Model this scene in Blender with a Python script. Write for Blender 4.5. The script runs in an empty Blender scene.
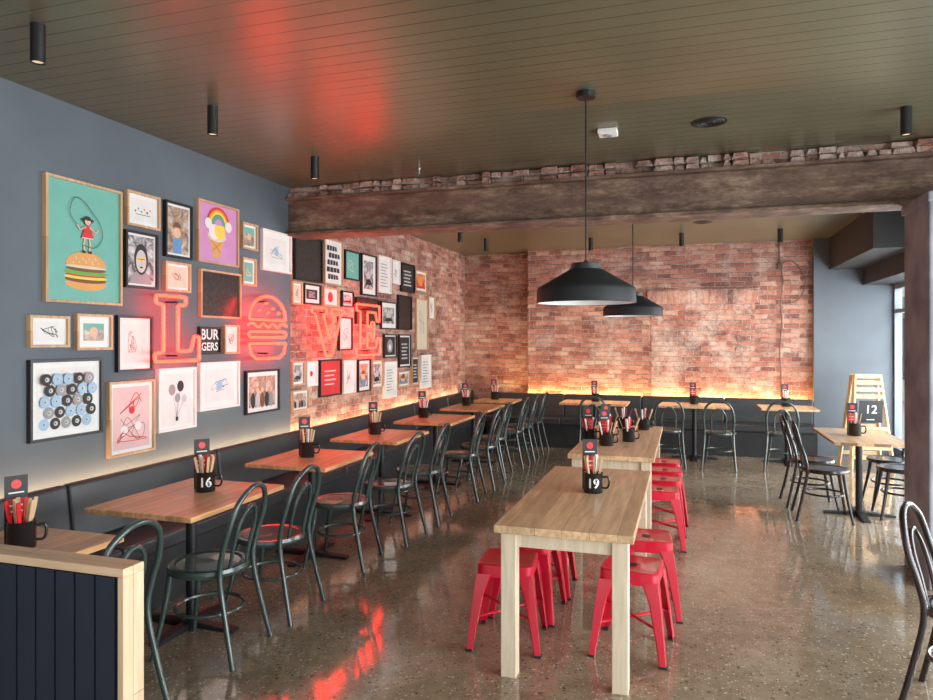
import bpy, bmesh, math, random
from math import sin, cos, pi, radians
from mathutils import Vector, Matrix, Euler
random.seed(7)
scene = bpy.context.scene
COL = scene.collection
scene.view_settings.view_transform = 'Standard'

# ------------------------------------------------------------------ materials
MATS = {}
def new_mat(name):
    m = bpy.data.materials.new(name); m.use_nodes = True
    nt = m.node_tree; nt.nodes.clear()
    out = nt.nodes.new('ShaderNodeOutputMaterial')
    b = nt.nodes.new('ShaderNodeBsdfPrincipled')
    nt.links.new(b.outputs[0], out.inputs[0])
    return m, nt, b
def ramp(nt, src, stops, interp='LINEAR'):
    r = nt.nodes.new('ShaderNodeValToRGB'); r.color_ramp.interpolation = interp
    el = r.color_ramp.elements
    while len(el) < len(stops): el.new(0.5)
    for e, (p, c) in zip(el, stops):
        e.position = p; e.color = (*c, 1) if len(c) == 3 else c
    nt.links.new(src, r.inputs[0]); return r.outputs[0]
def noise(nt, vec, scale, detail=3, rough=.5, dist=0):
    n = nt.nodes.new('ShaderNodeTexNoise'); n.inputs['Scale'].default_value = scale
    n.inputs['Detail'].default_value = detail; n.inputs['Roughness'].default_value = rough
    n.inputs['Distortion'].default_value = dist
    if vec is not None: nt.links.new(vec, n.inputs['Vector'])
    return n.outputs['Fac']
def ocoord(nt, scale=(1,1,1), rot=(0,0,0), loc=(0,0,0)):
    tc = nt.nodes.new('ShaderNodeTexCoord'); mp = nt.nodes.new('ShaderNodeMapping')
    mp.inputs['Scale'].default_value = scale; mp.inputs['Rotation'].default_value = rot
    mp.inputs['Location'].default_value = loc
    nt.links.new(tc.outputs['Object'], mp.inputs['Vector']); return mp.outputs[0]
def mixc(nt, fac, a, b, mode='MIX'):
    n = nt.nodes.new('ShaderNodeMix'); n.data_type = 'RGBA'; n.blend_type = mode
    for s, v in ((n.inputs[0], fac), (n.inputs[6], a), (n.inputs[7], b)):
        if isinstance(v, (int, float)): s.default_value = v
        elif isinstance(v, tuple): s.default_value = (*v, 1) if len(v) == 3 else v
        else: nt.links.new(v, s)
    return n.outputs[2]
def bump(nt, b, h, strength=.3, dist=.01):
    n = nt.nodes.new('ShaderNodeBump'); n.inputs['Strength'].default_value = strength
    n.inputs['Distance'].default_value = dist
    nt.links.new(h, n.inputs['Height']); nt.links.new(n.outputs[0], b.inputs['Normal'])
def mth(nt, op, a, b=0.0):
    n = nt.nodes.new('ShaderNodeMath'); n.operation = op
    for s, v in ((n.inputs[0], a), (n.inputs[1], b)):
        if isinstance(v, (int, float)): s.default_value = v
        else: nt.links.new(v, s)
    return n.outputs[0]
def mat(name, col, rough=.5, metal=0, var=.1, scale=9, spec=.5, emit=0, bmp=0, coat=0):
    if name in MATS: return MATS[name]
    m, nt, b = new_mat(name)
    v = ocoord(nt)
    n = noise(nt, v, scale, 4)
    c = ramp(nt, n, [(.3, tuple(max(0, x*(1-var)) for x in col)), (.7, tuple(min(1, x*(1+var)) for x in col))])
    nt.links.new(c, b.inputs['Base Color'])
    b.inputs['Roughness'].default_value = rough; b.inputs['Metallic'].default_value = metal
    b.inputs['Specular IOR Level'].default_value = spec
    if coat: b.inputs['Coat Weight'].default_value = coat
    if emit:
        b.inputs['Emission Color'].default_value = (*col, 1); b.inputs['Emission Strength'].default_value = emit
    if bmp: bump(nt, b, noise(nt, v, scale*6, 4), bmp, .005)
    MATS[name] = m; return m
def wood(name, dark, light, planks=.095, axis='Y', rough=.35):
    m, nt, b = new_mat(name)
    rot = (0,0,0) if axis == 'X' else (0,0,pi/2) if axis == 'Y' else (0,pi/2,0)
    v = ocoord(nt, rot=rot)
    st = nt.nodes.new('ShaderNodeMapping'); st.inputs['Scale'].default_value = (1.2, 14, 14)
    nt.links.new(v, st.inputs[0])
    n = noise(nt, st.outputs[0], 2.2, 6, .6, .6)
    mid = tuple((a+c)/2 for a, c in zip(dark, light))
    c = ramp(nt, n, [(.28, dark), (.5, mid), (.72, light)])
    br = nt.nodes.new('ShaderNodeTexBrick'); br.inputs['Scale'].default_value = 1
    br.inputs['Brick Width'].default_value = 1.1; br.inputs['Row Height'].default_value = planks
    br.inputs['Mortar Size'].default_value = .0012
    br.inputs['Color1'].default_value = (1.15, 1.1, 1.05, 1); br.inputs['Color2'].default_value = (.72, .68, .62, 1)
    br.inputs['Mortar'].default_value = (.35, .3, .25, 1)
    nt.links.new(v, br.inputs['Vector'])
    c2 = mixc(nt, .85, c, br.outputs['Color'], 'MULTIPLY')
    nt.links.new(c2, b.inputs['Base Color']); b.inputs['Roughness'].default_value = rough
    bump(nt, b, n, .08, .003)
    MATS[name] = m; return m

def brick_mat(name, plane, pale=.5, row=.070, wid=.21, white=0.0):
    m, nt, b = new_mat(name)
    tc = nt.nodes.new('ShaderNodeTexCoord'); sp = nt.nodes.new('ShaderNodeSeparateXYZ')
    nt.links.new(tc.outputs['Object'], sp.inputs[0])
    O = tc.outputs['Object']
    off1 = mth(nt, 'MULTIPLY', mth(nt, 'SUBTRACT', noise(nt, O, 9, 4, .6), .5), .045)
    off2 = mth(nt, 'MULTIPLY', mth(nt, 'SUBTRACT', noise(nt, O, 6, 5, .65), .5), .034)
    cb = nt.nodes.new('ShaderNodeCombineXYZ')
    nt.links.new(mth(nt, 'ADD', sp.outputs[0 if plane == 'XZ' else 1], off1), cb.inputs[0])
    nt.links.new(mth(nt, 'ADD', sp.outputs[2], off2), cb.inputs[1])
    br = nt.nodes.new('ShaderNodeTexBrick'); br.inputs['Scale'].default_value = 1
    br.inputs['Brick Width'].default_value = wid; br.inputs['Row Height'].default_value = row
    br.inputs['Mortar Size'].default_value = .008; br.inputs['Mortar Smooth'].default_value = .5
    br.inputs['Color1'].default_value = (0,0,0,1); br.inputs['Color2'].default_value = (1,1,1,1); br.inputs['Mortar'].default_value = (.5,.5,.5,1)
    nt.links.new(cb.outputs[0], br.inputs['Vector'])
    big = noise(nt, O, 1.5, 6, .7)
    rnd = mth(nt, 'ADD', mth(nt, 'ADD', mth(nt, 'MULTIPLY', br.outputs['Color'], .7), .15), mth(nt, 'MULTIPLY', mth(nt, 'SUBTRACT', big, .5), 1.8))
    col = ramp(nt, rnd, [(0, (.14,.050,.044)), (.2, (.25,.088,.066)), (.4, (.37,.135,.095)), (.6, (.46,.20,.14)), (.8, (.54,.29,.215)), (1, (.60,.43,.34))])
    mort = ramp(nt, noise(nt, O, 6, 4), [(.35, (.25,.19,.16)), (.65, (.55,.46,.40))])
    col = mixc(nt, br.outputs['Fac'], col, mort)
    fine = noise(nt, O, 2.2, 12, .74)
    col = mixc(nt, ramp(nt, fine, [(.50-white, (0,0,0)), (.64-white, (pale,)*3)]), col, (.64, .53, .46))
    low = noise(nt, ocoord(nt, loc=(9,2,4)), 1.7, 10, .72)
    col = mixc(nt, ramp(nt, low, [(.54, (0,0,0)), (.66, (.55,.55,.55))]), col, (.17, .08, .06))
    sp2 = noise(nt, O, 22, 6, .8)
    col = mixc(nt, ramp(nt, sp2, [(.53, (0,0,0)), (.63, (.6,.6,.6))]), col, (.15, .06, .045))
    sp3 = noise(nt, ocoord(nt, loc=(5,3,1)), 30, 6, .8)
    col = mixc(nt, ramp(nt, sp3, [(.55, (0,0,0)), (.64, (.55,.55,.55))]), col, (.68, .58, .50))
    nt.links.new(col, b.inputs['Base Color']); b.inputs['Roughness'].default_value = .9
    h = mth(nt, 'ADD', mth(nt, 'SUBTRACT', 1.0, br.outputs['Fac']), mth(nt, 'ADD', mth(nt, 'MULTIPLY', fine, .8), mth(nt, 'MULTIPLY', sp2, .7)))
    bump(nt, b, h, 1.0, .02)
    MATS[name] = m; return m

def floor_mat():
    m, nt, b = new_mat('polished_concrete')
    v = ocoord(nt)
    big = noise(nt, v, .75, 7, .68); med = noise(nt, v, 9, 6, .75)
    base = ramp(nt, big, [(.3, (.17,.125,.078)), (.5, (.295,.232,.158)), (.7, (.43,.36,.27))])
    base = mixc(nt, .6, base, ramp(nt, med, [(.3, (.5,.48,.45)), (.7, (1.25,1.25,1.25))]), 'MULTIPLY')
    for sc, lo, colr, seed in ((72, .16, (.05,.038,.028), 0), (66, .13, (.62,.55,.44), 5), (110, .18, (.30,.17,.09), 9), (40, .12, (.075,.055,.04), 13), (46, .06, (.58,.51,.40), 21)):
        vo = nt.nodes.new('ShaderNodeTexVoronoi'); vo.inputs['Scale'].default_value = sc
        nt.links.new(ocoord(nt, loc=(seed, seed, 0)), vo.inputs['Vector'])
        sp = nt.nodes.new('ShaderNodeSeparateColor'); nt.links.new(vo.outputs['Color'], sp.inputs[0])
        dd = mth(nt, 'MULTIPLY', vo.outputs['Distance'], mth(nt, 'ADD', mth(nt, 'MULTIPLY', sp.outputs[1], 1.2), .7))
        dmask = ramp(nt, dd, [(.25, (1,1,1)), (.36, (0,0,0))])
        sel = mth(nt, 'LESS_THAN', sp.outputs[0], lo*2.2)
        base = mixc(nt, mth(nt, 'MULTIPLY', mth(nt, 'MULTIPLY', dmask, sel), .75), base, colr)
    nt.links.new(base, b.inputs['Base Color'])
    r = ramp(nt, noise(nt, v, 2.2, 6, .65), [(.3, (.04,)*3), (.7, (.14,)*3)])
    nt.links.new(r, b.inputs['Roughness']); b.inputs['Specular IOR Level'].default_value = 1.0
    bump(nt, b, noise(nt, v, 1.8, 2), .06, .02)
    return m
def ceil_mat():
    m, nt, b = new_mat('olive_board_ceiling')
    tc = nt.nodes.new('ShaderNodeTexCoord'); sp = nt.nodes.new('ShaderNodeSeparateXYZ')
    nt.links.new(tc.outputs['Object'], sp.inputs[0])
    f = mth(nt, 'FRACT', mth(nt, 'DIVIDE', sp.outputs[1], .105))
    g = ramp(nt, f, [(0, (0,0,0)), (.035, (0,0,0)), (.075, (1,1,1)), (1, (1,1,1))])
    n = noise(nt, ocoord(nt), 2, 3)
    c = ramp(nt, n, [(.3, (.104,.101,.060)), (.7, (.126,.122,.074))])
    c = mixc(nt, g, (.04,.038,.024), c)
    nt.links.new(c, b.inputs['Base Color']); b.inputs['Roughness'].default_value = .30
    b.inputs['Specular IOR Level'].default_value = .7
    bump(nt, b, g, .4, .003)
    return m

M_oak = wood('oak_table_top', (.46,.22,.09), (.80,.50,.25), .095, 'Y')
M_oakx = wood('pale_table_top', (.46,.28,.145), (.80,.59,.37), .13, 'Y', .3)
M_leg = wood('pale_timber_leg', (.62,.52,.38), (.84,.76,.61), .3, 'Z', .5)
M_tanw = wood('tan_timber', (.42,.26,.12), (.70,.50,.29), .3, 'Z', .5)
M_frame_t = wood('oak_frame', (.40,.25,.13), (.62,.43,.26), .5, 'Z', .5)
M_cap = wood('pale_timber_cap', (.50,.34,.20), (.74,.56,.38), .3, 'X', .5)
M_black = mat('black_paint', (.012,.012,.013), .4)
M_blackm = mat('matte_black_metal', (.02,.021,.023), .45, .3)
M_white = mat('white_paint', (.76,.75,.72), .5, var=.03)
M_green = mat('dark_green_lacquer', (.042,.066,.060), .24, spec=.6, coat=.4)
M_gseat = mat('green_seat', (.085,.105,.096), .22, coat=.6)
M_bchair = mat('black_lacquer', (.016,.013,.013), .25, coat=.3)
M_red = mat('red_powder_coat', (.64,.010,.038), .28, var=.05, coat=.4)
M_wallg = mat('blue_grey_paint', (.112,.134,.155), .8, var=.16, scale=1.2, bmp=.05)
M_wallr = mat('weathered_grey_paint', (.24,.28,.31), .85, var=.35, scale=3.5, bmp=.2, spec=.1)
M_leather = mat('charcoal_leather', (.032,.035,.038), .38, bmp=.15, scale=12)
M_navy = mat('navy_panel', (.014,.019,.036), .5)
M_brickx = brick_mat('old_brick_back', 'XZ', .60)
M_bricky = brick_mat('old_brick_side', 'YZ', .50)
M_brickp = brick_mat('pale_brick_infill', 'XZ', .75, white=.04, row=.078, wid=.23)
M_rubble = brick_mat('broken_brick_rubble', 'XZ', .95, white=.05, row=.05, wid=.14)
M_rubber = mat('black_rubber', (.02,.02,.02), .7)
M_conduit = mat('old_conduit', (.12,.07,.05), .6)
M_alu = mat('brushed_aluminium', (.5,.5,.5), .35, 1)
M_neon = mat('red_neon_glass', (1,.0145,.0075), .3, var=0, emit=22)
M_soffit = mat('charcoal_soffit', (.022,.024,.026), .6)
M_grey = mat('grey_joinery', (.16,.19,.22), .6)
M_pave = mat('pavement', (.45,.43,.40), .8)
def beam_mat():
    m, nt, b = new_mat('rusted_steel')
    v = ocoord(nt, (.8, 1, 2.2))
    n = noise(nt, v, 5, 12, .78)
    c = ramp(nt, n, [(.34, (.035,.022,.017)), (.46, (.12,.070,.048)), (.54, (.21,.135,.092)), (.62, (.33,.24,.17)), (.74, (.54,.44,.35))])
    n2 = noise(nt, ocoord(nt, (.4,1,5)), 2.0, 6, .7)
    c = mixc(nt, ramp(nt, n2, [(.45, (0,0,0)), (.6, (.65,.65,.65))]), c, (.115,.07,.05))
    nt.links.new(c, b.inputs['Base Color']); b.inputs['Roughness'].default_value = .65
    bump(nt, b, noise(nt, v, 18, 8, .75), .8, .012); return m
M_beam = beam_mat()
def glass_mat():
    m = bpy.data.materials.new('window_glass'); m.use_nodes = True; nt = m.node_tree; nt.nodes.clear()
    o = nt.nodes.new('ShaderNodeOutputMaterial'); t = nt.nodes.new('ShaderNodeBsdfTransparent'); g = nt.nodes.new('ShaderNodeBsdfGlossy')
    g.inputs['Roughness'].default_value = .03; mx = nt.nodes.new('ShaderNodeMixShader'); mx.inputs[0].default_value = .08
    nt.links.new(t.outputs[0], mx.inputs[1]); nt.links.new(g.outputs[0], mx.inputs[2]); nt.links.new(mx.outputs[0], o.inputs[0]); return m
M_glass = glass_mat()

# ------------------------------------------------------------------ mesh builder
class B:
    def __init__(s): s.v = []; s.f = []; s.m = []; s.sm = []
    def add(s, vs, fs, m=0, smooth=False, M=None):
        o = len(s.v)
        for p in vs:
            p = Vector(p)
            if M is not None: p = M @ p
            s.v.append(tuple(p))
        for f in fs: s.f.append([i+o for i in f]); s.m.append(m); s.sm.append(smooth)
        return s
    def box(s, x0, x1, y0, y1, z0, z1, m=0, M=None):
        vs = [(x, y, z) for z in (z0, z1) for y in (y0, y1) for x in (x0, x1)]
        return s.add(vs, [(0,2,3,1), (4,5,7,6), (0,1,5,4), (2,6,7,3), (0,4,6,2), (1,3,7,5)], m, False, M)
    def tube(s, pts, r, n=8, closed=False, m=0, M=None):
        pts = [Vector(p) for p in pts]; N = len(pts)
        rs = r if isinstance(r, (list, tuple)) else [r]*N
        tans = []
        for i in range(N):
            a = pts[(i-1) % N] if (closed or i > 0) else pts[0]
            b = pts[(i+1) % N] if (closed or i < N-1) else pts[-1]
            tans.append((b-a).normalized())
        ref = Vector((0,0,1)) if abs(tans[0].z) < .9 else Vector((1,0,0))
        nrm = (ref - tans[0]*ref.dot(tans[0])).normalized()
        vs = []
        for i in range(N):
            nrm = nrm - tans[i]*nrm.dot(tans[i]); nrm.normalize()
            bi = tans[i].cross(nrm)
            for k in range(n):
                a = 2*pi*k/n; vs.append(pts[i] + (nrm*cos(a)+bi*sin(a))*rs[i])
        fs = []
        for i in range(N if closed else N-1):
            j = (i+1) % N
            for k in range(n):
                fs.append((i*n+k, i*n+(k+1) % n, j*n+(k+1) % n, j*n+k))
        if not closed:
            fs.append(tuple(reversed(range(n)))); fs.append(tuple((N-1)*n+k for k in range(n)))
        return s.add(vs, fs, m, True, M)
    def lathe(s, prof, n=32, m=0, c=(0,0,0), cap0=False, cap1=False, M=None):
        vs = []; fs = []
        for (r, z) in prof:
            for k in range(n):
                a = 2*pi*k/n; vs.append((c[0]+r*cos(a), c[1]+r*sin(a), c[2]+z))
        for i in range(len(prof)-1):
            for k in range(n): fs.append((i*n+k, i*n+(k+1) % n, (i+1)*n+(k+1) % n, (i+1)*n+k))
        if cap0: fs.append(tuple(reversed(range(n))))
        if cap1: fs.append(tuple((len(prof)-1)*n+k for k in range(n)))
        return s.add(vs, fs, m, True, M)
    def cyl(s, r, z0, z1, n=24, m=0, c=(0,0,0), M=None): return s.lathe([(r, z0), (r, z1)], n, m, c, True, True, M)
    def prism(s, outline, x0, x1, m=0):
        n = len(outline); vs = [(x0, a, b) for a, b in outline]+[(x1, a, b) for a, b in outline]
        fs = [tuple(range(n)), tuple(reversed(range(n, 2*n)))]+[(i, i+n, (i+1) % n+n, (i+1) % n) for i in range(n)]
        return s.add(vs, fs, m)
def smooth_path(P, k=6, closed=False):
    P = [Vector(p) for p in P]; N = len(P); out = []
    rng = range(N if closed else N-1)
    for i in rng:
        g = (lambda j: P[j % N]) if closed else (lambda j: P[max(0, min(N-1, j))])
        p0, p1, p2, p3 = g(i-1), g(i), g(i+1), g(i+2)
        for t in range(k):
            t /= k
            out.append(.5*((2*p1)+(-p0+p2)*t+(2*p0-5*p1+4*p2-p3)*t*t+(-p0+3*p1-3*p2+p3)*t**3))
    if not closed: out.append(P[-1])
    return out
def mesh_of(name, b, mats):
    me = bpy.data.meshes.new(name); me.from_pydata(b.v, [], b.f)
    for m in mats: me.materials.append(m)
    me.polygons.foreach_set('material_index', b.m); me.polygons.foreach_set('use_smooth', b.sm)
    bm = bmesh.new(); bm.from_mesh(me); bmesh.ops.recalc_face_normals(bm, faces=bm.faces); bm.to_mesh(me); bm.free()
    me.update()
    if any(b.sm): me.set_sharp_from_angle(angle=radians(38))
    return me
def mk(name, b, mats, parent=None, loc=(0,0,0), rot=(0,0,0), label=None, category=None, group=None, kind=None, bevel=0, noflip=False):
    if not isinstance(mats, (list, tuple)): mats = [mats]
    o = bpy.data.objects.new(name, mesh_of(name, b, mats)); COL.objects.link(o)
    o.location = loc; o.rotation_euler = rot
    if parent is not None: o.parent = parent
    tag(o, label, category, group, kind)
    if bevel:
        md = o.modifiers.new('bevel', 'BEVEL'); md.width = bevel; md.segments = 2; md.limit_method = 'ANGLE'
    return o
def tag(o, label=None, category=None, group=None, kind=None):
    if label: o['label'] = label
    if category: o['category'] = category
    if group: o['group'] = group
    if kind: o['kind'] = kind
def empty(name, loc=(0,0,0), rot=(0,0,0), **k):
    o = bpy.data.objects.new(name, None); COL.objects.link(o); o.empty_display_size = .1
    o.location = loc; o.rotation_euler = rot; tag(o, **k); return o
def dup(root, loc, rz=0, label=None, rot=None, swap=None):
    def cp(o, par):
        c = o.copy(); COL.objects.link(c)
        if par is not None: c.parent = par
        for ch in o.children: cp(ch, c)
        return c
    r = cp(root, None); r.location = loc; r.rotation_euler = rot if rot else (0, 0, rz)
    if label: r['label'] = label
    return r
def structure(name, b, mats, **k): return mk(name, b, mats, kind='structure', **k)

# ------------------------------------------------------------------ room
ZC = 3.10; XL = -3.6; XR = 2.75; YB = 11.0
structure('floor', B().box(XL-.2, XR+.1, -1.6, 11.5, -.1, 0), floor_mat())
structure('ceiling', B().box(XL-.2, XR+.1, -1.6, 11.5, ZC, ZC+.1), ceil_mat())
structure('wall_left', B().box(XL-.15, XL, -1.6, 5.78, 0, ZC), M_wallg)
structure('wall_left_brick', B().box(XL-.15, XL-.01, 5.78, 11.45, 0, ZC), M_bricky)
structure('wall_back', B().box(XL-.15, -2.44, 11.3, 11.45, 0, ZC).box(-2.44, 1.75, 11.0, 11.45, 0, ZC), M_brickx)
structure('wall_back_plaster', B().box(1.75, XR+.1, 10.9, 11.45, 0, ZC), M_wallg)
# broken brickwork above the beam
b = B(); rnd = random.Random(4); x = XL
b.box(XL, XR, 5.78, 5.96, 2.99, ZC)
while x < XR-.02:
    x2 = min(XR, x+rnd.uniform(.05, .16))
    for k in range(2):
        if rnd.random() < .8:
            z0 = 2.99+.055*k; d = rnd.uniform(.0, .07)
            z1 = z0+.05-rnd.uniform(0, .012)
            b.add([(x+.004,5.74-d,z0),(x2-.004,5.74-d-rnd.uniform(-.02,.02),z0),(x2-.004,5.79,z0),(x+.004,5.79,z0),(x+.004+rnd.uniform(0,.02),5.74-d+.01,z1),(x2-.004-rnd.uniform(0,.02),5.74-d+.01,z1),(x2-.004,5.79,z1),(x+.004,5.79,z1)],
                  [(0,3,2,1),(4,5,6,7),(0,1,5,4),(2,3,7,6),(1,2,6,5),(0,4,7,3)])
    x = x2
structure('wall_beam_infill', b, M_rubble)
structure('wall_right', B().box(XR, XR+.12, 6.1, 10.9, 0, .12).box(XR, XR+.12, 6.1, 10.9, 2.40, ZC)
          .box(XR, XR+.12, -1.6, 5.3, 2.6, ZC).box(XR, XR+.12, -1.6, 5.3, 0, .12), M_grey)
structure('wall_pillar', B().box(1.53, 1.95, 5.25, 5.80, 0, 2.62).box(1.515, 1.965, 5.22, 5.82, 2.56, 2.63), M_wallr, bevel=.012)
wn = 1
for y0, y1 in ((6.1, 7.7), (7.7, 9.3), (9.3, 10.9), (-1.5, .7), (.7, 2.95), (2.95, 5.2)):
    zt = 2.4 if y0 > 6 else 2.6
    fr = B()
    w = .05
    fr.box(XR+.0, XR+.09, y0, y0+w, .12, zt).box(XR+.0, XR+.09, y1-w, y1, .12, zt).box(XR+.0, XR+.09, y0+w, y1-w, .12, .12+w)
    fr.box(XR+.0, XR+.09, y0+w, y1-w, zt-w, zt).box(XR+.0, XR+.09, y0+w, y1-w, 2.02, 2.07)
    if y0 > 6: fr.box(XR+.0, XR+.09, (y0+y1)/2-.025, (y0+y1)/2+.025, .17, 2.02)
    wo = structure('window_%d' % wn, fr, M_grey)
    g = mk('glass_pane', B().box(XR+.05, XR+.056, y0+w, y1-w, .17, zt-w), M_glass, parent=wo)
    wn += 1
structure('trim_1', B().box(1.95, XR, 8.5, 10.9, 2.65, ZC), M_soffit)
structure('trim_2', B().box(2.37, XR, 8.5, 10.9, 2.42, 2.65), M_soffit)
structure('baseboard_left', B().box(XL, XL+.015, -1.6, 1.66, 0, .12), M_soffit)
mk('pavement', B().box(XR+.15, 16, -6, 26, -.15, -.05), M_pave, label='pale grey concrete footpath outside the windows', category='pavement', kind='structure')
r = empty('street_building', (8, 22, -.05), label='pale shop building across the street outside', category='building')
mk('facade', B().box(-6, 8, 0, 3, 0, 6), mat('pale_render', (.62,.58,.50), .8), parent=r)
me = mesh_of('shop_window', B().box(-.7, .7, -.05, .02, 0, 1.7), [mat('dark_window', (.08,.10,.12), .1)])
for i in range(6):
    for zz in (.6, 3.6):
        o = bpy.data.objects.new('shop_window', me); COL.objects.link(o); o.parent = r; o.location = (-4.7+2.2*i, 0, zz)
mk('awning', B().add([(-6,0,2.9),(8,0,2.9),(8,-1.6,2.5),(-6,-1.6,2.5),(-6,0,2.8),(8,0,2.8),(8,-1.6,2.35),(-6,-1.6,2.35)], [(0,1,2,3),(7,6,5,4),(0,4,5,1),(3,2,6,7),(1,5,6,2),(0,3,7,4)]), mat('awning_green', (.10,.24,.17), .6), parent=r)

b = B()
b.box(XL, XR, 5.68, 5.98, 2.965, 2.99).box(XL, XR, 5.68, 5.98, 2.63, 2.66).box(XL, XR, 5.74, 5.92, 2.66, 2.965)
mk('steel_beam', b, M_beam, label='rust-stained steel beam spanning the room under the ceiling', category='beam', bevel=.004)
structure('wall_back_infill', B().box(-.50, .98, 10.985, 11.02, .0, 2.20), M_brickp)
mk('brick_lintel', B().box(-.56, 1.04, 10.965, 11.02, 2.20, 2.42), brick_mat('lintel_brick', 'XZ', .6, white=.03, row=.24, wid=.085), label='row of paler upright bricks over a blocked opening', category='lintel', bevel=.01)
b = B(); b.tube(smooth_path([(1.30, 10.975, 3.09), (1.31, 10.975, 2.8), (1.35, 10.97, 2.5), (1.32, 10.97, 2.2), (1.34, 10.975, 1.9), (1.31, 10.975, 1.5), (1.33, 10.975, 1.1), (1.32, 10.975, .82)]), .009)
b.tube(smooth_path([(1.31,10.975,2.75),(1.45,10.97,2.8),(1.57,10.97,2.70),(1.65,10.97,2.5),(1.60,10.97,2.3),(1.5,10.97,2.2),(1.34,10.975,2.18)]), .008)
b.box(1.28, 1.35, 10.955, 11.0, 2.68, 2.76)
mk('electrical_conduit', b, M_conduit, label='brown electrical conduit with loose cable on the brick', category='conduit')

# ------------------------------------------------------------------ banquettes
def banquette(name, L, label):
    """local: x along, y=0 wall, seat toward -y"""
    r = empty(name, label=label, category='bench seat')
    mk('plinth', B().box(0, L, -.50, -.06, 0, .36), M_soffit, parent=r)
    n = max(1, round(L/1.3)); s = L/n
    me = mesh_of('seat_cushion', B().box(.004, s-.004, -.56, -.20, .36, .46), [M_leather])
    me2 = mesh_of('back_cushion', B().add([(.004,-.20,.45),(s-.004,-.20,.45),(s-.004,-.10,.45),(.004,-.10,.45),(.004,-.155,.80),(s-.004,-.155,.80),(s-.004,-.09,.80),(.004,-.09,.80)],
        [(0,3,2,1),(4,5,6,7),(0,1,5,4),(2,3,7,6),(1,2,6,5),(0,4,7,3)]), [M_leather])
    for i in range(n):
        for nm, m in (('seat_cushion', me), ('back_cushion', me2)):
            o = bpy.data.objects.new(nm, m); COL.objects.link(o); o.parent = r; o.location = (s*i, 0, 0)
            md = o.modifiers.new('b', 'BEVEL'); md.width = .018; md.segments = 3
    mk('support_panel', B().box(0, L, -.088, -.07, 0, .77), M_soffit, parent=r)
    return r
bl = banquette('banquette', 9.45, 'long charcoal leather bench seat along the picture wall')
bl.rotation_euler = (0, 0, radians(90)); bl.location = (XL, 1.80, 0)
bb = banquette('banquette', 4.73, 'charcoal leather bench seat along the brick wall')
bb.location = (-3.0, 10.98, 0)

# ------------------------------------------------------------------ bentwood chair
def chair(frame, seatm, label, group):
    r = empty('dining_chair', label=label, category='chair', group=group)
    seat = B().lathe([(0, .452), (.165, .452), (.165, .464), (.0, .460)], 32)
    mk('seat', seat, seatm, parent=r)
    ring = B().lathe([(.162, .432), (.203, .434), (.209, .450), (.203, .468), (.185, .472), (.162, .464), (.162, .432)], 36)
    mk('seat_ring', ring, frame, parent=r)
    bp = smooth_path([(-.205,-.255,0), (-.185,-.205,.22), (-.172,-.165,.44), (-.178,-.185,.58), (-.178,-.222,.70), (-.145,-.25,.81), (-.075,-.268,.868), (0,-.272,.885),
                      (.075,-.268,.868), (.145,-.25,.81), (.178,-.222,.70), (.178,-.185,.58), (.172,-.165,.44), (.185,-.205,.22), (.205,-.255,0)], 5)
    mk('back_frame', B().tube(bp, .0145, 10), frame, parent=r)
    ip = smooth_path([(-.085,-.17,.455), (-.088,-.195,.58), (-.086,-.222,.68), (-.05,-.243,.755), (0,-.248,.78), (.05,-.243,.755), (.086,-.222,.68), (.088,-.195,.58), (.085,-.17,.455)], 5)
    mk('inner_hoop', B().tube(ip, .0105, 8), frame, parent=r)
    for sx in (-1, 1):
        lp = smooth_path([(sx*.135, .135, .44), (sx*.152, .16, .25), (sx*.19, .205, 0)], 4)
        n = len(lp); mk('front_leg', B().tube(lp, [.0175-.006*i/(n-1) for i in range(n)], 10), frame, parent=r)
    st = [(.172*cos(2*pi*k/28), .172*sin(2*pi*k/28)-.01, .235) for k in range(28)]
    mk('stretcher_ring', B().tube(st, .010, 8, True), frame, parent=r)
    return r
G1 = 'dark green bentwood chairs at the long row of tables'
c0 = chair(M_green, M_gseat, 'dark green bentwood chair with a hoop back', G1)
c0.location = (-2.45, 2.33, 0); c0.rotation_euler = (0, 0, radians(92)); c0['label'] = 'dark green bentwood chair tucked behind the low partition'
for x, y, a in ((-2.43,3.10,97), (-2.43,3.68,92), (-2.45,4.62,96), (-2.36,5.30,88), (-2.34,5.92,93), (-2.28,6.9,94), (-2.24,7.5,88), (-2.30,8.15,92), (-2.24,8.85,90), (-2.22,9.4,94), (-2.2,9.98,90)):
    dup(c0, (x, y, 0), radians(a), 'dark green bentwood chair with a hoop back beside a cafe table')
G2 = 'dark bentwood chairs facing the brick wall bench'
cb0 = chair(M_green, M_gseat, 'dark green bentwood chair facing the brick wall bench', G2)
cb0.location = (-.22, 9.55, 0); cb0.rotation_euler = (0, 0, radians(4))
for x, y, a in ((.42,9.48,-5), (-1.2,9.6,3), (1.18,9.6,-8)):
    dup(cb0, (x, y, 0), radians(a))
G3 = 'black bentwood chairs at the window tables'
cr0 = chair(M_bchair, M_bchair, 'black bentwood chair with a hoop back by the window table', G3)
cr0.location = (1.23, 7.1, 0); cr0.rotation_euler = (0, 0, radians(-92))
for x, y, a, l in ((1.20, 7.62, -88, None), (1.92, 7.35, 88, None), (1.95, 7.85, 92, None), (1.22, 3.55, -118, 'black bentwood chair standing alone near the grey pillar')):
    dup(cr0, (x, y, 0), radians(a), l)

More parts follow.
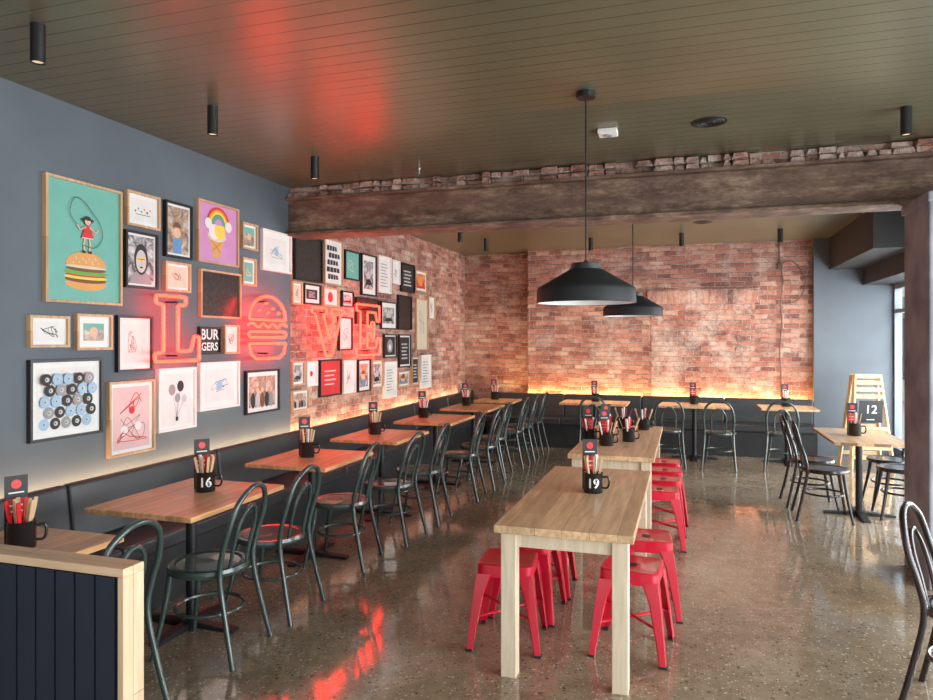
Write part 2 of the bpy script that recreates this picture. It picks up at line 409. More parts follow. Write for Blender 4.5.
# ------------------------------------------------------------------ cafe tables
def cafe_table(w, l, label, group, topm=M_oak):
    r = empty('cafe_table', label=label, category='table', group=group)
    mk('table_top', B().box(-w/2, w/2, -l/2, l/2, .722, .75), topm, parent=r, bevel=.004)
    b = B().cyl(.03, .02, .70, 16).box(-.17, .17, -.03, .03, .70, .722).box(-.03, .03, -.17, .17, .70, .722)
    mk('column', b, M_blackm, parent=r)
    b = B().add([(-.30,-.03,0),(.30,-.03,0),(.30,.03,0),(-.30,.03,0),(-.30,-.03,.018),(.30,-.03,.018),(.30,.03,.018),(-.30,.03,.018),(-.04,-.03,.035),(.04,-.03,.035),(.04,.03,.035),(-.04,.03,.035)],
        [(3,2,1,0),(0,1,5,9,8,4),(2,3,7,11,10,6),(1,2,6,5),(3,0,4,7),(4,8,11,7),(8,9,10,11),(9,5,6,10)])
    b.add([(-.03,-.30,0),(.03,-.30,0),(.03,.30,0),(-.03,.30,0),(-.03,-.30,.017),(.03,-.30,.017),(.03,.30,.017),(-.03,.30,.017),(-.03,-.04,.034),(.03,-.04,.034),(.03,.04,.034),(-.03,.04,.034)],
        [(3,2,1,0),(1,2,6,10,9,5),(3,0,4,8,11,7),(0,1,5,4),(2,3,7,6),(4,5,9,8),(8,9,10,11),(11,10,6,7)])
    b.cyl(.055, .03, .045, 20)
    mk('cross_base', b, M_blackm, parent=r)
    return r
GT = 'timber cafe tables along the bench'
for i, (y0, y1, x0, x1) in enumerate(((1.84,2.55,-3.08,-2.46), (2.90,3.75,-3.07,-2.38), (4.30,5.08,-3.06,-2.40), (5.60,6.40,-3.08,-2.42), (7.0,7.90,-3.07,-2.40), (8.48,9.35,-3.06,-2.40), (9.75,10.3,-3.0,-2.38))):
    t = cafe_table(x1-x0, y1-y0, 'warm timber cafe table on a black cross base by the bench', GT)
    t.location = ((x0+x1)/2, (y0+y1)/2, 0)
for x in (-1.25, .12, 1.3):
    t = cafe_table(.95 if x < 1 else .7, .60, 'timber cafe table at the brick wall bench', 'timber tables at the brick wall', M_oakx)
    t.location = (x, 10.12, 0)
t = cafe_table(.62, 1.1, 'timber table with black base near the window', 'window table', M_oakx); t.location = (1.56, 7.32, 0); del t['group']

# communal tables
def communal(loc, w, l):
    r = empty('communal_table', loc, label='long plank-top timber table with chunky pale square legs', category='table', group='long communal timber tables')
    mk('table_top', B().box(-w/2, w/2, -l/2, l/2, .712, .75), M_oakx, parent=r, bevel=.004)
    a = .05
    b = B().box(-w/2+a, w/2-a, -l/2+a, -l/2+a+.022, .64, .712).box(-w/2+a, w/2-a, l/2-a-.022, l/2-a, .64, .712)
    b.box(-w/2+a, -w/2+a+.022, -l/2+a+.022, l/2-a-.022, .64, .712).box(w/2-a-.022, w/2-a, -l/2+a+.022, l/2-a-.022, .64, .712)
    mk('apron', b, M_leg, parent=r)
    for sx in (-1, 1):
        for sy in (-1, 1):
            cx = sx*(w/2-.065); cy = sy*(l/2-.07)
            mk('leg', B().box(cx-.038, cx+.038, cy-.038, cy+.038, 0, .712), M_leg, parent=r, bevel=.004)
communal((-.557, 4.07, 0), .665, 1.66)
communal((-.557, 6.45, 0), .665, 2.0)

# ------------------------------------------------------------------ red metal stools
def stool():
    r = empty('metal_stool', label='glossy red pressed-metal stool under the timber table', category='stool', group='red metal stools at the communal tables')
    def rr(h, rad, n=5):
        pts = []
        for cx, cy, a0 in ((h-rad, h-rad, 0), (-h+rad, h-rad, 90), (-h+rad, -h+rad, 180), (h-rad, -h+rad, 270)):
            for k in range(n+1):
                a = radians(a0+90*k/n); pts.append((cx+rad*cos(a), cy+rad*sin(a)))
        return pts
    b = B(); rings = [(.148, .04, .385), (.150, .04, .43), (.150, .045, .447), (.142, .04, .452), (.13, .035, .448), (.05, .03, .444)]
    vs = []; n = 24
    for h, rad, z in rings: vs += [(x, y, z) for x, y in rr(h, rad)]
    fs = [(i*n+k, i*n+(k+1) % n, (i+1)*n+(k+1) % n, (i+1)*n+k) for i in range(len(rings)-1) for k in range(n)]
    fs.append(tuple((len(rings)-1)*n+k for k in range(n)))
    b.add(vs, fs, 0, True)
    mk('seat', b, M_red, parent=r)
    hb = B().lathe([(.018, .4455), (.026, .4475), (.028, .4455)], 20)
    mk('hand_hole', hb.cyl(.018, .443, .4452, 20), [M_black], parent=r)
    for sx in (-1, 1):
        for sy in (-1, 1):
            b = B(); rows = []
            for z, o, w in ((0, .198, .030), (.12, .185, .036), (.3, .165, .052), (.40, .151, .075)):
                rows.append([(sx*o, sy*(o-w), z), (sx*o, sy*o*.992, z), (sx*o*.992, sy*o, z), (sx*(o-w), sy*o, z)])
            vs = []; T = .006
            for rw in rows:
                vs += rw
            for rw in rows:
                vs += [(x-sx*T, y-sy*T, z) for x, y, z in rw]
            fs = []; R = len(rows)
            for i in range(R-1):
                for k in range(3):
                    a = i*4+k; fs.append((a, a+1, a+5, a+4)); a += R*4; fs.append((a+1, a, a+4, a+5))
            for i in range(R-1):
                for k in (0, 3):
                    a = i*4+k; c = a+R*4; fs.append((a, a+4, c+4, c))
            for i in (0, R-1):
                for k in range(3):
                    a = i*4+k; c = a+R*4; fs.append((a, c, c+1, a+1))
            b.add(vs, fs, 0, False)
            mk('leg', b, M_red, parent=r, bevel=.0015)
            mk('rubber_foot', B().box(min(sx*.165, sx*.2), max(sx*.165, sx*.2), min(sy*.165, sy*.2), max(sy*.165, sy*.2), 0, .012), M_rubber, parent=r)
    b = B()
    b.tube([(-.168,-.168,.17), (.168,.168,.17)], .008, 6).tube([(-.168,.168,.172), (.168,-.168,.172)], .008, 6)
    mk('cross_brace', b, M_red, parent=r)
    return r
s0 = stool(); s0.location = (-.93, 3.70, 0); s0.rotation_euler = (0, 0, radians(5))
for x, y, a in ((-.91,4.13,-2), (-.90,4.56,2), (-.27,3.80,-5), (-.23,4.38,5), (-.90,5.80,2), (-.88,6.3,-5), (-.20,5.80,3), (-.18,6.24,-3), (-.18,6.68,3), (-.2,7.12,0)):
    dup(s0, (x, y, 0), radians(a))

# ------------------------------------------------------------------ pendants
def pendant(x, y, zr):
    r = empty('pendant_lamp', (x, y, zr), label='large black cone pendant lamp hanging over the communal table', category='pendant lamp', group='black cone pendant lamps')
    top = ZC-zr
    mk('canopy', B().cyl(.055, top-.035, top, 28), M_black, parent=r)
    mk('cord', B().tube([(0,0,.23), (0,0,top-.03)], .005, 8), M_black, parent=r)
    mk('cap', B().lathe([(.0,.252), (.010,.252), (.014,.236), (.080,.234), (.086,.230), (.086,.206), (.096,.204), (.096,.196)], 36), mat('cap_black', (.02,.02,.02), .45, .2), parent=r)
    outer = [(.094,.198), (.272,.094), (.281,.086), (.285,.074), (.288,.004), (.285,0)]
    inner = [(.282,.002), (.279,.074), (.268,.088), (.12,.175), (.0,.186)]
    b = B().lathe(outer+inner[:1], 64, 0).lathe(inner, 64, 1)
    mk('shade', b, [mat('shade_black', (.020,.022,.025), .55, spec=.3), mat('shade_inside', (.7,.71,.72), .5)], parent=r)
    mk('bulb', B().lathe([(0.001,.07), (.025,.08), (.035,.105), (.028,.13), (.015,.15), (.015,.18)], 20), mat('frosted_bulb', (1,.85,.65), .4, emit=3), parent=r)
pendant(-.555, 4.06, 1.865); pendant(-.495, 6.98, 1.885)

# ------------------------------------------------------------------ ceiling fittings
def downlight(x, y, back):
    r = empty('ceiling_spotlight', (x, y, ZC), label='small black cylindrical ceiling spotlight', category='ceiling light', group='black cylinder spotlights')
    mk('housing', B().lathe([(.027,-.175), (.032,-.175), (.032,0), (0,0)], 24), M_black, parent=r)
    mk('lens', B().cyl(.026, -.168, -.165, 20), mat('warm_lens', (1,.75,.45), .4, emit=.5), parent=r)
for x, y in ((-2.84,2.43), (-2.80,3.61), (-2.80,4.85), (1.31,4.92), (-2.8,8.55), (-2.72,9.5), (-1.28,9.87), (-.05,9.8), (1.18,9.82)):
    downlight(x, y, y > 6)
b = B().cyl(.115, -.004, 0, 40)
for rr_ in (.03, .05, .07, .09): b.lathe([(rr_, -.004), (rr_+.004, -.007), (rr_+.008, -.004)], 40)
mk('ceiling_speaker', b, M_black, loc=(.15, 4.86, ZC), label='round black flush ceiling speaker grille', category='speaker', group='round ceiling speakers')
mk('ceiling_speaker', b, M_black, loc=(.20, 8.96, ZC), label='round black flush ceiling speaker grille', category='speaker', group='round ceiling speakers')
r = empty('ceiling_sensor', (-.51, 4.84, ZC), label='small white square sensor box on the ceiling', category='sensor')
mk('sensor_body', B().box(-.065, .065, -.06, .06, -.035, 0), M_white, parent=r, bevel=.006)
mk('sensor_lens', B().cyl(.03, -.042, -.035, 20), mat('grey_lens', (.35,.37,.4), .2), parent=r)
mk('fire_sprinkler', B().cyl(.02, -.006, 0, 20).cyl(.008, -.04, -.006, 12).cyl(.015, -.044, -.04, 12), M_alu, loc=(-2.15, 5.45, ZC), label='tiny metal fire sprinkler head on the ceiling', category='sprinkler')

# ------------------------------------------------------------------ partition
r = empty('low_partition', (-2.60, 1.725, 0), label='low navy grooved partition with pale timber cap and end post', category='partition')
b = B().box(-.99, .945, -.028, .028, 0, .925)
x = -.98
while x < .90:
    b.box(x, x+.072, -.036, -.028, .0, .92); x += .08
mk('grooved_panel', b, M_navy, parent=r)
mk('timber_cap', B().box(-.99, .97, -.04, .045, .925, .952), M_cap, parent=r, bevel=.002)
mk('end_post', B().box(.948, .97, -.04, .045, 0, .925), wood('pale_timber_post', (.50,.36,.22), (.70,.54,.38), .3, 'Z', .5), parent=r, bevel=.002)

# ------------------------------------------------------------------ lettering helper
def text_mesh(body, size, bold=.0):
    cu = bpy.data.curves.new('lettering', 'FONT'); cu.body = body; cu.size = size; cu.align_x = 'CENTER'; cu.align_y = 'CENTER'
    cu.offset = bold; cu.resolution_u = 3
    o = bpy.data.objects.new('tmp', cu); COL.objects.link(o)
    bpy.context.view_layer.update()
    me = bpy.data.meshes.new_from_object(o.evaluated_get(bpy.context.evaluated_depsgraph_get()))
    bpy.data.objects.remove(o); return me
def text_on_wall(body, size, parent, x, a, bz, m, bold=0, tilt=0):
    me = text_mesh(body, size, bold)
    for v in me.vertices:
        p = v.co.copy(); p.rotate(Euler((0, 0, tilt))); v.co = (x, a+p.x, bz+p.y)
    me.materials.clear(); me.materials.append(m)
    o = bpy.data.objects.new('lettering', me); COL.objects.link(o); o.parent = parent; return o

# ------------------------------------------------------------------ table caddies
M_mug = mat('black_enamel', (.012,.012,.014), .25)
M_card = mat('black_card', (.015,.013,.014), .5)
M_cardr = mat('card_red', (.55,.02,.03), .5)
M_tan = mat('bamboo', (.62,.42,.24), .6)
M_rhand = mat('red_plastic', (.7,.02,.02), .35)
M_whand = mat('white_plastic', (.8,.78,.75), .4)
mug_b = B().lathe([(0,.0), (.054,.0), (.056,.004), (.056,.112), (.058,.116), (.055,.118), (.052,.112), (.050,.010), (0,.008)], 32)
mug_h = B().tube(smooth_path([(.054,0,.09), (.085,0,.092), (.092,0,.06), (.082,0,.03), (.054,0,.028)], 4), .006, 8)
mug_me = mesh_of('mug_body', mug_b, [M_mug]); mugh_me = mesh_of('handle', mug_h, [M_mug])
def stick_mesh(kind):
    b = B()
    if kind == 0:
        b.prism([(-.006,0), (.006,0), (.009,.10), (.011,.17), (.008,.20), (-.008,.20), (-.011,.17), (-.009,.10)], -.002, .002)
    elif kind == 1:
        b.tube([(0,0,0), (0,0,.17), (0,0,.205)], [.007, .008, .010], 10)
    else:
        b.prism([(-.012,0), (.012,0), (.014,.06), (.012,.19), (-.012,.19), (-.014,.06)], -.003, .003)
    return b
sticks = []
for nm, k, m, lab in (('fork', 0, M_tan, 'bamboo fork standing in the black mug'), ('knife', 0, M_rhand, 'red-handled knife standing in the black mug'),
                      ('straw', 1, M_whand, 'white wrapped straw standing in the black mug'), ('cutlery_sleeve', 2, M_rhand, 'red paper cutlery sleeve in the black mug'), ('wooden_spoon', 1, M_tan, 'bamboo spoon standing in the black mug')):
    sticks.append((nm, mesh_of(nm, stick_mesh(k), [m]), lab))
def caddy(x, y, num, n=8, z=.75, redish=False, face=None, card=True):
    ang = face if face is not None else math.atan2(-y, -x)
    r = empty('cutlery_mug', (x, y, z), label='black enamel mug of cutlery on the timber table', category='mug', group='numbered cutlery mugs')
    o = bpy.data.objects.new('mug_body', mug_me); COL.objects.link(o); o.parent = r
    o = bpy.data.objects.new('handle', mugh_me); COL.objects.link(o); o.parent = r; o.rotation_euler = (0, 0, ang+1.5)
    if num:
        me = text_mesh(num, .075, .002)
        for v in me.vertices:
            a = ang + v.co.x/.0568; v.co = (.0568*cos(a), .0568*sin(a), .058+v.co.y)
        me.materials.clear(); me.materials.append(M_white)
        o = bpy.data.objects.new('number', me); COL.objects.link(o); o.parent = r
    for i in range(n):
        nm, me, lab = sticks[(3 if i % 2 else 2) if (redish and i % 4) else random.choice((0,1,0,2,4,0))]
        a = 2*pi*i/n + random.uniform(-.2, .2); rad = .018 if i % 2 else .030; tl = random.uniform(.06, .12)+(.10 if i % 2 == 0 else 0)
        if redish and i % 2 == 0: tl += .12
        if i % 2 == 0: rad = .026
        o = bpy.data.objects.new(nm, me); COL.objects.link(o)
        o.location = (x+rad*cos(a)*.8, y+rad*sin(a)*.8, z+.012); o.rotation_euler = (-sin(a)*tl, cos(a)*tl, 0)
        tag(o, lab, 'cutlery', 'cutlery in the table mugs')
    if card:
        ca = ang+pi
        r2 = empty('menu_card', (x+.085*cos(ca)-.02*sin(ca), y+.085*sin(ca)+.02*cos(ca), z), (0, 0, ang+.25), label='tall black and red menu card standing behind the mug', category='menu card', group='menu cards on the tables')
        b = B()
        b.prism([(-.045,0), (.045,0), (.045,.30), (-.045,.30)], -.003, 0)
        mk('card_stock', b, M_card, parent=r2)
        b = B(); x1 = .002
        b.prism([(-.040,.12), (.040,.12), (.040,.20), (-.040,.20)], 0, x1)
        mk('red_panel', b, M_cardr, parent=r2)
        b = B(); pts = [(.020*cos(2*pi*k/20), .262+.020*sin(2*pi*k/20)) for k in range(20)]
        b.prism(pts, 0, x1)
        mk('emblem', b, M_rhand, parent=r2)
        b = B(); b.prism([(-.03,.222), (.03,.222), (.03,.228), (-.03,.228)], 0, x1).prism([(-.03,.14), (.025,.14), (.025,.146), (-.03,.146)], x1, x1*1.6).prism([(-.03,.165), (.03,.165), (.03,.172), (-.03,.172)], x1, x1*1.6)
        mk('print_lines', b, M_white, parent=r2)
caddy(-2.745, 2.27, '', 9)
caddy(-2.727, 3.45, '16', 9)
caddy(-2.78, 4.70, '', 8)
caddy(-2.83, 6.03, '', 8); caddy(-2.90, 7.5, '', 7); caddy(-2.87, 9.05, '', 7); caddy(-2.75, 10.1, '', 6)
caddy(-.52, 4.12, '19', 9)
caddy(-.80, 6.15, '', 9, redish=True); caddy(-.64, 5.98, '', 9, redish=True); caddy(-.68, 6.47, '', 8, redish=True); caddy(-.48, 6.28, '', 8, redish=True, card=False); caddy(-.40, 7.15, '', 8, redish=True, card=False)
caddy(-.60, 7.2, '', 8, redish=True, card=False)
caddy(-1.25, 10.2, '', 6); caddy(.12, 10.2, '', 6); caddy(1.3, 10.2, '', 6)
caddy(1.52, 7.30, '', 6, card=True)

# ------------------------------------------------------------------ timber sign stand
r = empty('easel_sign', (2.24, 10.15, 0), (0, 0, radians(8)), label='tan timber A-frame stand holding a small black chalkboard', category='easel sign')
for sx in (-1, 1):
    for sy in (-1, 1):
        mk('leg', B().tube([(sx*.25, sy*.21, 0), (sx*.15, sy*.04, 1.20)], .027, 4), M_tanw, parent=r)
for z in (.15, .27, .39, .51, .92, 1.01, 1.10, 1.18):
    w = .245-.09*z/1.22; d = .21-.17*z/1.22
    mk('slat', B().box(-w, w, -d-.026, -d-.004, z-.024, z+.024), M_tanw, parent=r)
    mk('slat', B().box(-w, w, d+.004, d+.026, z-.024, z+.024), M_tanw, parent=r)
Mx = Matrix.Translation((0, -.145, .76)) @ Matrix.Rotation(radians(8), 4, 'X')
mk('chalkboard', B().box(-.14, .14, -.03, -.015, -.17, .12, M=Mx), M_black, parent=r)
for body, s_, zz in (('12', .15, .0), ('---', .10, -.12)):
    me = text_mesh(body, s_, .001)
    for v in me.vertices: v.co = Mx @ Vector((v.co.x, -.032, zz+v.co.y))
    me.materials.clear(); me.materials.append(M_white)
    o = bpy.data.objects.new('chalk_marks', me); COL.objects.link(o); o.parent = r

# ------------------------------------------------------------------ gallery wall
PAL = {'white': (.72,.70,.67), 'cream': (.62,.55,.43), 'black': (.02,.02,.022), 'teal': (.15,.42,.35), 'pink': (.58,.26,.48), 'palepink': (.70,.47,.46), 'red': (.60,.03,.03),
       'skin': (.75,.45,.30), 'bun': (.68,.34,.10), 'yellow': (.85,.60,.08), 'green': (.12,.38,.06), 'brown': (.17,.07,.03), 'grey': (.28,.28,.29), 'lgrey': (.5,.5,.5), 'blue': (.12,.28,.50), 'tan': (.55,.36,.20), 'taupe': (.055,.05,.045), 'sky': (.30,.48,.64), 'orange': (.8,.25,.05)}
def amat(n): return mat('print_'+n, PAL[n], .6, var=.04)
def photo_mat(name, cols, sc):
    m, nt, b = new_mat(name); v = ocoord(nt)
    nt.links.new(ramp(nt, noise(nt, v, sc, 4, .65, .8), [(.30+.4*i/(len(cols)-1), c) for i, c in enumerate(cols)]), b.inputs['Base Color'])
    b.inputs['Roughness'].default_value = .3; MATS['print_'+name] = m; return m
photo_mat('bw', [(.02,.02,.02), (.12,.12,.12), (.45,.45,.45), (.75,.75,.75)], 14)
photo_mat('colphoto', [(.03,.04,.05), (.25,.18,.14), (.5,.35,.25), (.6,.65,.7)], 13)
photo_mat('redphoto', [(.12,.01,.01), (.5,.05,.03), (.65,.2,.12), (.75,.6,.5)], 10)
photo_mat('texture', [(.008,.008,.008), (.03,.028,.026), (.06,.055,.05)], 40)
class Art(B):
    def __init__(s, w, h, x): super().__init__(); s.w = w; s.h = h; s.x = x; s.names = []; s.L = 0
    def mi(s, c):
        if c not in s.names: s.names.append(c)
        return s.names.index(c)
    def P(s, u, v): return ((u-.5)*s.w, (v-.5)*s.h)
    def poly(s, pts, c):
        s.L += 1; x = s.x+.00035*s.L
        s.add([(x, *s.P(u, v)) for u, v in pts], [tuple(range(len(pts)))], s.mi(c)); return s
    def rect(s, u0, v0, u1, v1, c): return s.poly([(u0,v0), (u1,v0), (u1,v1), (u0,v1)], c)
    def disc(s, u, v, r, c, ry=None, a0=0, a1=360):
        ar = s.w/s.h; ry = ry if ry is not None else r*ar; n = 20
        return s.poly([(u+r*cos(radians(a0+(a1-a0)*k/n)), v+ry*sin(radians(a0+(a1-a0)*k/n))) for k in range(n if a1-a0 == 360 else n+1)], c)
    def line(s, pts, wd, c):
        """wd in metres"""
        s.L += 1; x = s.x+.00035*s.L
        q = [Vector(s.P(*p)) for p in pts]
        for a, b_ in zip(q, q[1:]):
            d = (b_-a)
            if d.length < 1e-6: continue
            n = Vector((-d.y, d.x)).normalized()*wd/2
            s.add([(x, *(a+n)), (x, *(a-n)), (x, *(b_-n)), (x, *(b_+n))], [(0,1,2,3)], s.mi(c))
        return s
    def scrib(s, u0, v0, u1, v1, n, c, wd=.003, seed=1):
        rnd = random.Random(seed); pts = [(rnd.uniform(u0,u1), rnd.uniform(v0,v1)) for _ in range(n)]
        sp_ = smooth_path([(p[0], p[1], 0) for p in pts], 5); return s.line([(p.x, p.y) for p in sp_], wd, c)
def draw(A, kind, i):
    if kind == 'burger_girl':
        A.rect(0,0,1,1,'teal')
        A.disc(.52,.155,.28,'bun',.06,180,360).rect(.24,.15,.80,.165,'bun')
        A.disc(.52,.185,.29,'brown',.028).disc(.52,.205,.30,'yellow',.018).disc(.52,.225,.29,'red',.016).disc(.52,.245,.31,'green',.022)
        A.disc(.52,.275,.28,'brown',.022).disc(.52,.295,.29,'cream',.014)
        A.disc(.52,.305,.28,'bun',.12,0,180)
        for k in range(14): A.disc(.34+.36*((k*37) % 100)/100, .325+.06*((k*53) % 100)/100, .010, 'cream')
        A.line([(.49,.42),(.475,.49),(.49,.54)], .010, 'skin').line([(.55,.42),(.565,.49),(.55,.54)], .010, 'skin')
        A.disc(.475,.425,.03,'black',.012).disc(.56,.425,.03,'black',.012)
        A.poly([(.44,.54),(.62,.54),(.56,.65),(.49,.65)], 'red').line([(.45,.545),(.61,.545)], .005, 'white')
        A.line([(.50,.64),(.42,.61),(.38,.65)], .008, 'skin').line([(.55,.64),(.64,.60),(.68,.63)], .008, 'skin')
        A.disc(.525,.695,.055,'black').disc(.525,.688,.040,'skin').disc(.525,.714,.045,'black',.018)
        A.disc(.46,.70,.018,'black').disc(.59,.70,.018,'black').line([(.51,.676),(.54,.676)], .003, 'red')
        sp_ = smooth_path([(a,b_,0) for a,b_ in [(.38,.65),(.28,.74),(.34,.87),(.46,.86),(.58,.78),(.70,.68),(.73,.56),(.62,.47),(.46,.48)]],6); A.line([(p.x,p.y) for p in sp_], .004, 'black')
    elif kind == 'pink':
        A.rect(0,0,1,1,'pink').poly([(.38,.08),(.52,.08),(.66,.42),(.28,.42)],'bun')
        A.line([(.36,.2),(.6,.38)],.004,'brown').line([(.56,.18),(.32,.38)],.004,'brown')
        A.disc(.47,.46,.24,'cream',.10).disc(.40,.54,.14,'white').disc(.54,.56,.14,'yellow')
        for r_, c in ((.30,'red'),(.26,'orange'),(.22,'yellow'),(.18,'green'),(.14,'blue'),(.10,'pink')): A.disc(.50,.66,r_,c,r_*A.w/A.h,0,180)
        A.disc(.24,.66,.09,'white').disc(.76,.66,.09,'white')
    elif kind == 'portrait':
        A.rect(0,0,1,1,'bw').disc(.5,.0,.42,'grey',.28,0,180).disc(.5,.52,.27,'black',.33).disc(.5,.48,.20,'lgrey',.24)
        A.disc(.42,.52,.06,'yellow').disc(.58,.52,.06,'yellow').rect(.36,.515,.64,.53,'black').disc(.5,.35,.06,'black',.02).line([(.5,.5),(.48,.42),(.52,.42)],.003,'grey')
    elif kind == 'dots':
        A.rect(0,0,1,1,'white')
        for r_ in range(5):
            for c in range(5):
                u = .14+.18*c+(.05 if r_ % 2 else -.02); v = .12+.175*r_
                cc = ['sky','black','grey','black','sky'][(r_*2+c) % 5]
                A.disc(u, v, .085, cc).disc(u+.01, v, .035, 'lgrey').disc(u, v, .012, 'black')
    elif kind == 'pinksketch':
        A.rect(0,0,1,1,'palepink').scrib(.15,.55,.8,.9,9,'red',.006,2).scrib(.2,.1,.85,.55,14,'brown',.004,5).disc(.3,.3,.10,'white').disc(.68,.35,.09,'white').disc(.5,.62,.08,'red').scrib(.1,.08,.9,.3,10,'red',.005,8)
    elif kind == 'balloons':
        A.rect(0,0,1,1,'white')
        for u, v, r_, c in ((.35,.68,.11,'grey'), (.62,.74,.11,'black'), (.52,.52,.09,'grey'), (.74,.50,.08,'lgrey')):
            A.line([(u,v),(.5,.15)],.002,'black').disc(u,v,r_,c,r_*A.w/A.h*1.15)
        A.rect(.46,.08,.54,.16,'black')
    elif kind == 'bigtext':
        A.rect(0,0,1,1,'white')
        for k, (u0, u1) in enumerate(((.2,.8), (.12,.88), (.15,.78), (.22,.88), (.12,.7))):
            A.poly([(u0,.10+.165*k),(u1,.11+.165*k),(u1-.03,.21+.165*k),(u0+.02,.22+.165*k)], 'black')
            n_ = 4
            for q_ in range(1, n_): 
                uu = u0+(u1-u0)*q_/n_; A.line([(uu,.09+.165*k),(uu+.01,.23+.165*k)], .008, 'white')
    elif kind == 'stripe':
        A.rect(0,0,1,1,'texture')
        for k in range(9): A.line([(0,.1+.1*k),(.5,.05+.1*k),(1,.12+.1*k)],.004,'taupe')
    elif kind == 'dark': A.rect(0,0,1,1,'texture')
    elif kind == 'darktext':
        A.rect(0,0,1,1,'black')
        for k in range(5): A.rect(.2+.04*(k % 2), .2+.13*k, .8-.05*(k % 3), .25+.13*k, 'lgrey')
    elif kind == 'darkfig': A.rect(0,0,1,1,'black').disc(.5,.5,.26,'grey').disc(.5,.42,.12,'white').line([(.3,.2),(.5,.35),(.7,.2)],.006,'lgrey')
    elif kind == 'teal': A.rect(0,0,1,1,'teal').scrib(.2,.2,.8,.8,8,'cream',.008,i)
    elif kind == 'tealphoto': A.rect(0,0,1,1,'colphoto').rect(0,.6,1,1,'teal').disc(.5,.5,.2,'skin')
    elif kind == 'colphoto': A.rect(0,0,1,1,'colphoto').disc(.45,.45,.18,'skin').disc(.45,.56,.19,'brown',None,0,180).rect(.25,.0,.65,.32,'blue')
    elif kind == 'group':
        A.rect(0,0,1,1,'colphoto')
        for k in range(5): A.disc(.15+.17*k,.22,.08,['black','lgrey','brown','black','grey'][k],.25).disc(.15+.17*k,.55,.05,'skin')
    elif kind == 'bwphoto': A.rect(0,0,1,1,'bw').disc(.5,.5,.2,'lgrey').disc(.5,.15,.35,'black',.22,0,180)
    elif kind == 'red': A.rect(0,0,1,1,'redphoto').rect(.1,.05,.9,.16,'red').disc(.5,.55,.22,'orange')
    elif kind == 'solidred':
        A.rect(0,0,1,1,'red')
        for k in range(4): A.rect(.22,.68-.13*k,.78-.1*(k % 2),.72-.13*k,'palepink')
    elif kind == 'redmark': A.rect(0,0,1,1,'white').disc(.5,.5,.2,'red').scrib(.3,.3,.7,.7,6,'black',.004,i)
    elif kind == 'colortext':
        A.rect(0,0,1,1,'white')
        for k, c in enumerate(('red','blue','green','orange','black','pink')): A.disc(.2+.12*k, .5+.06*((k % 2)*2-1), .035, c)
        A.line([(.2,.3),(.8,.3)],.004,'black')
    elif kind == 'sketch': A.rect(0,0,1,1,'white').scrib(.2,.2,.8,.8,12,'black',.0035,i).scrib(.3,.25,.7,.7,7,'grey',.003,i+3)
    elif kind == 'drawing': A.rect(0,0,1,1,'white').scrib(.2,.35,.8,.75,12,'blue',.004,i).scrib(.25,.2,.8,.5,7,'black',.003,i+1).disc(.5,.5,.1,'sky')
    elif kind == 'sepia': A.rect(0,0,1,1,'cream').scrib(.25,.2,.75,.8,12,'brown',.004,i)
    elif kind == 'textlines':
        A.rect(0,0,1,1,'white')
        for k in range(8): A.rect(.15,.12+.1*k,.85-.1*(k % 3),.15+.1*k,'grey')
    elif kind == 'blackprint': A.rect(0,0,1,1,'black')
T, K, Wh = M_frame_t, M_black, M_white
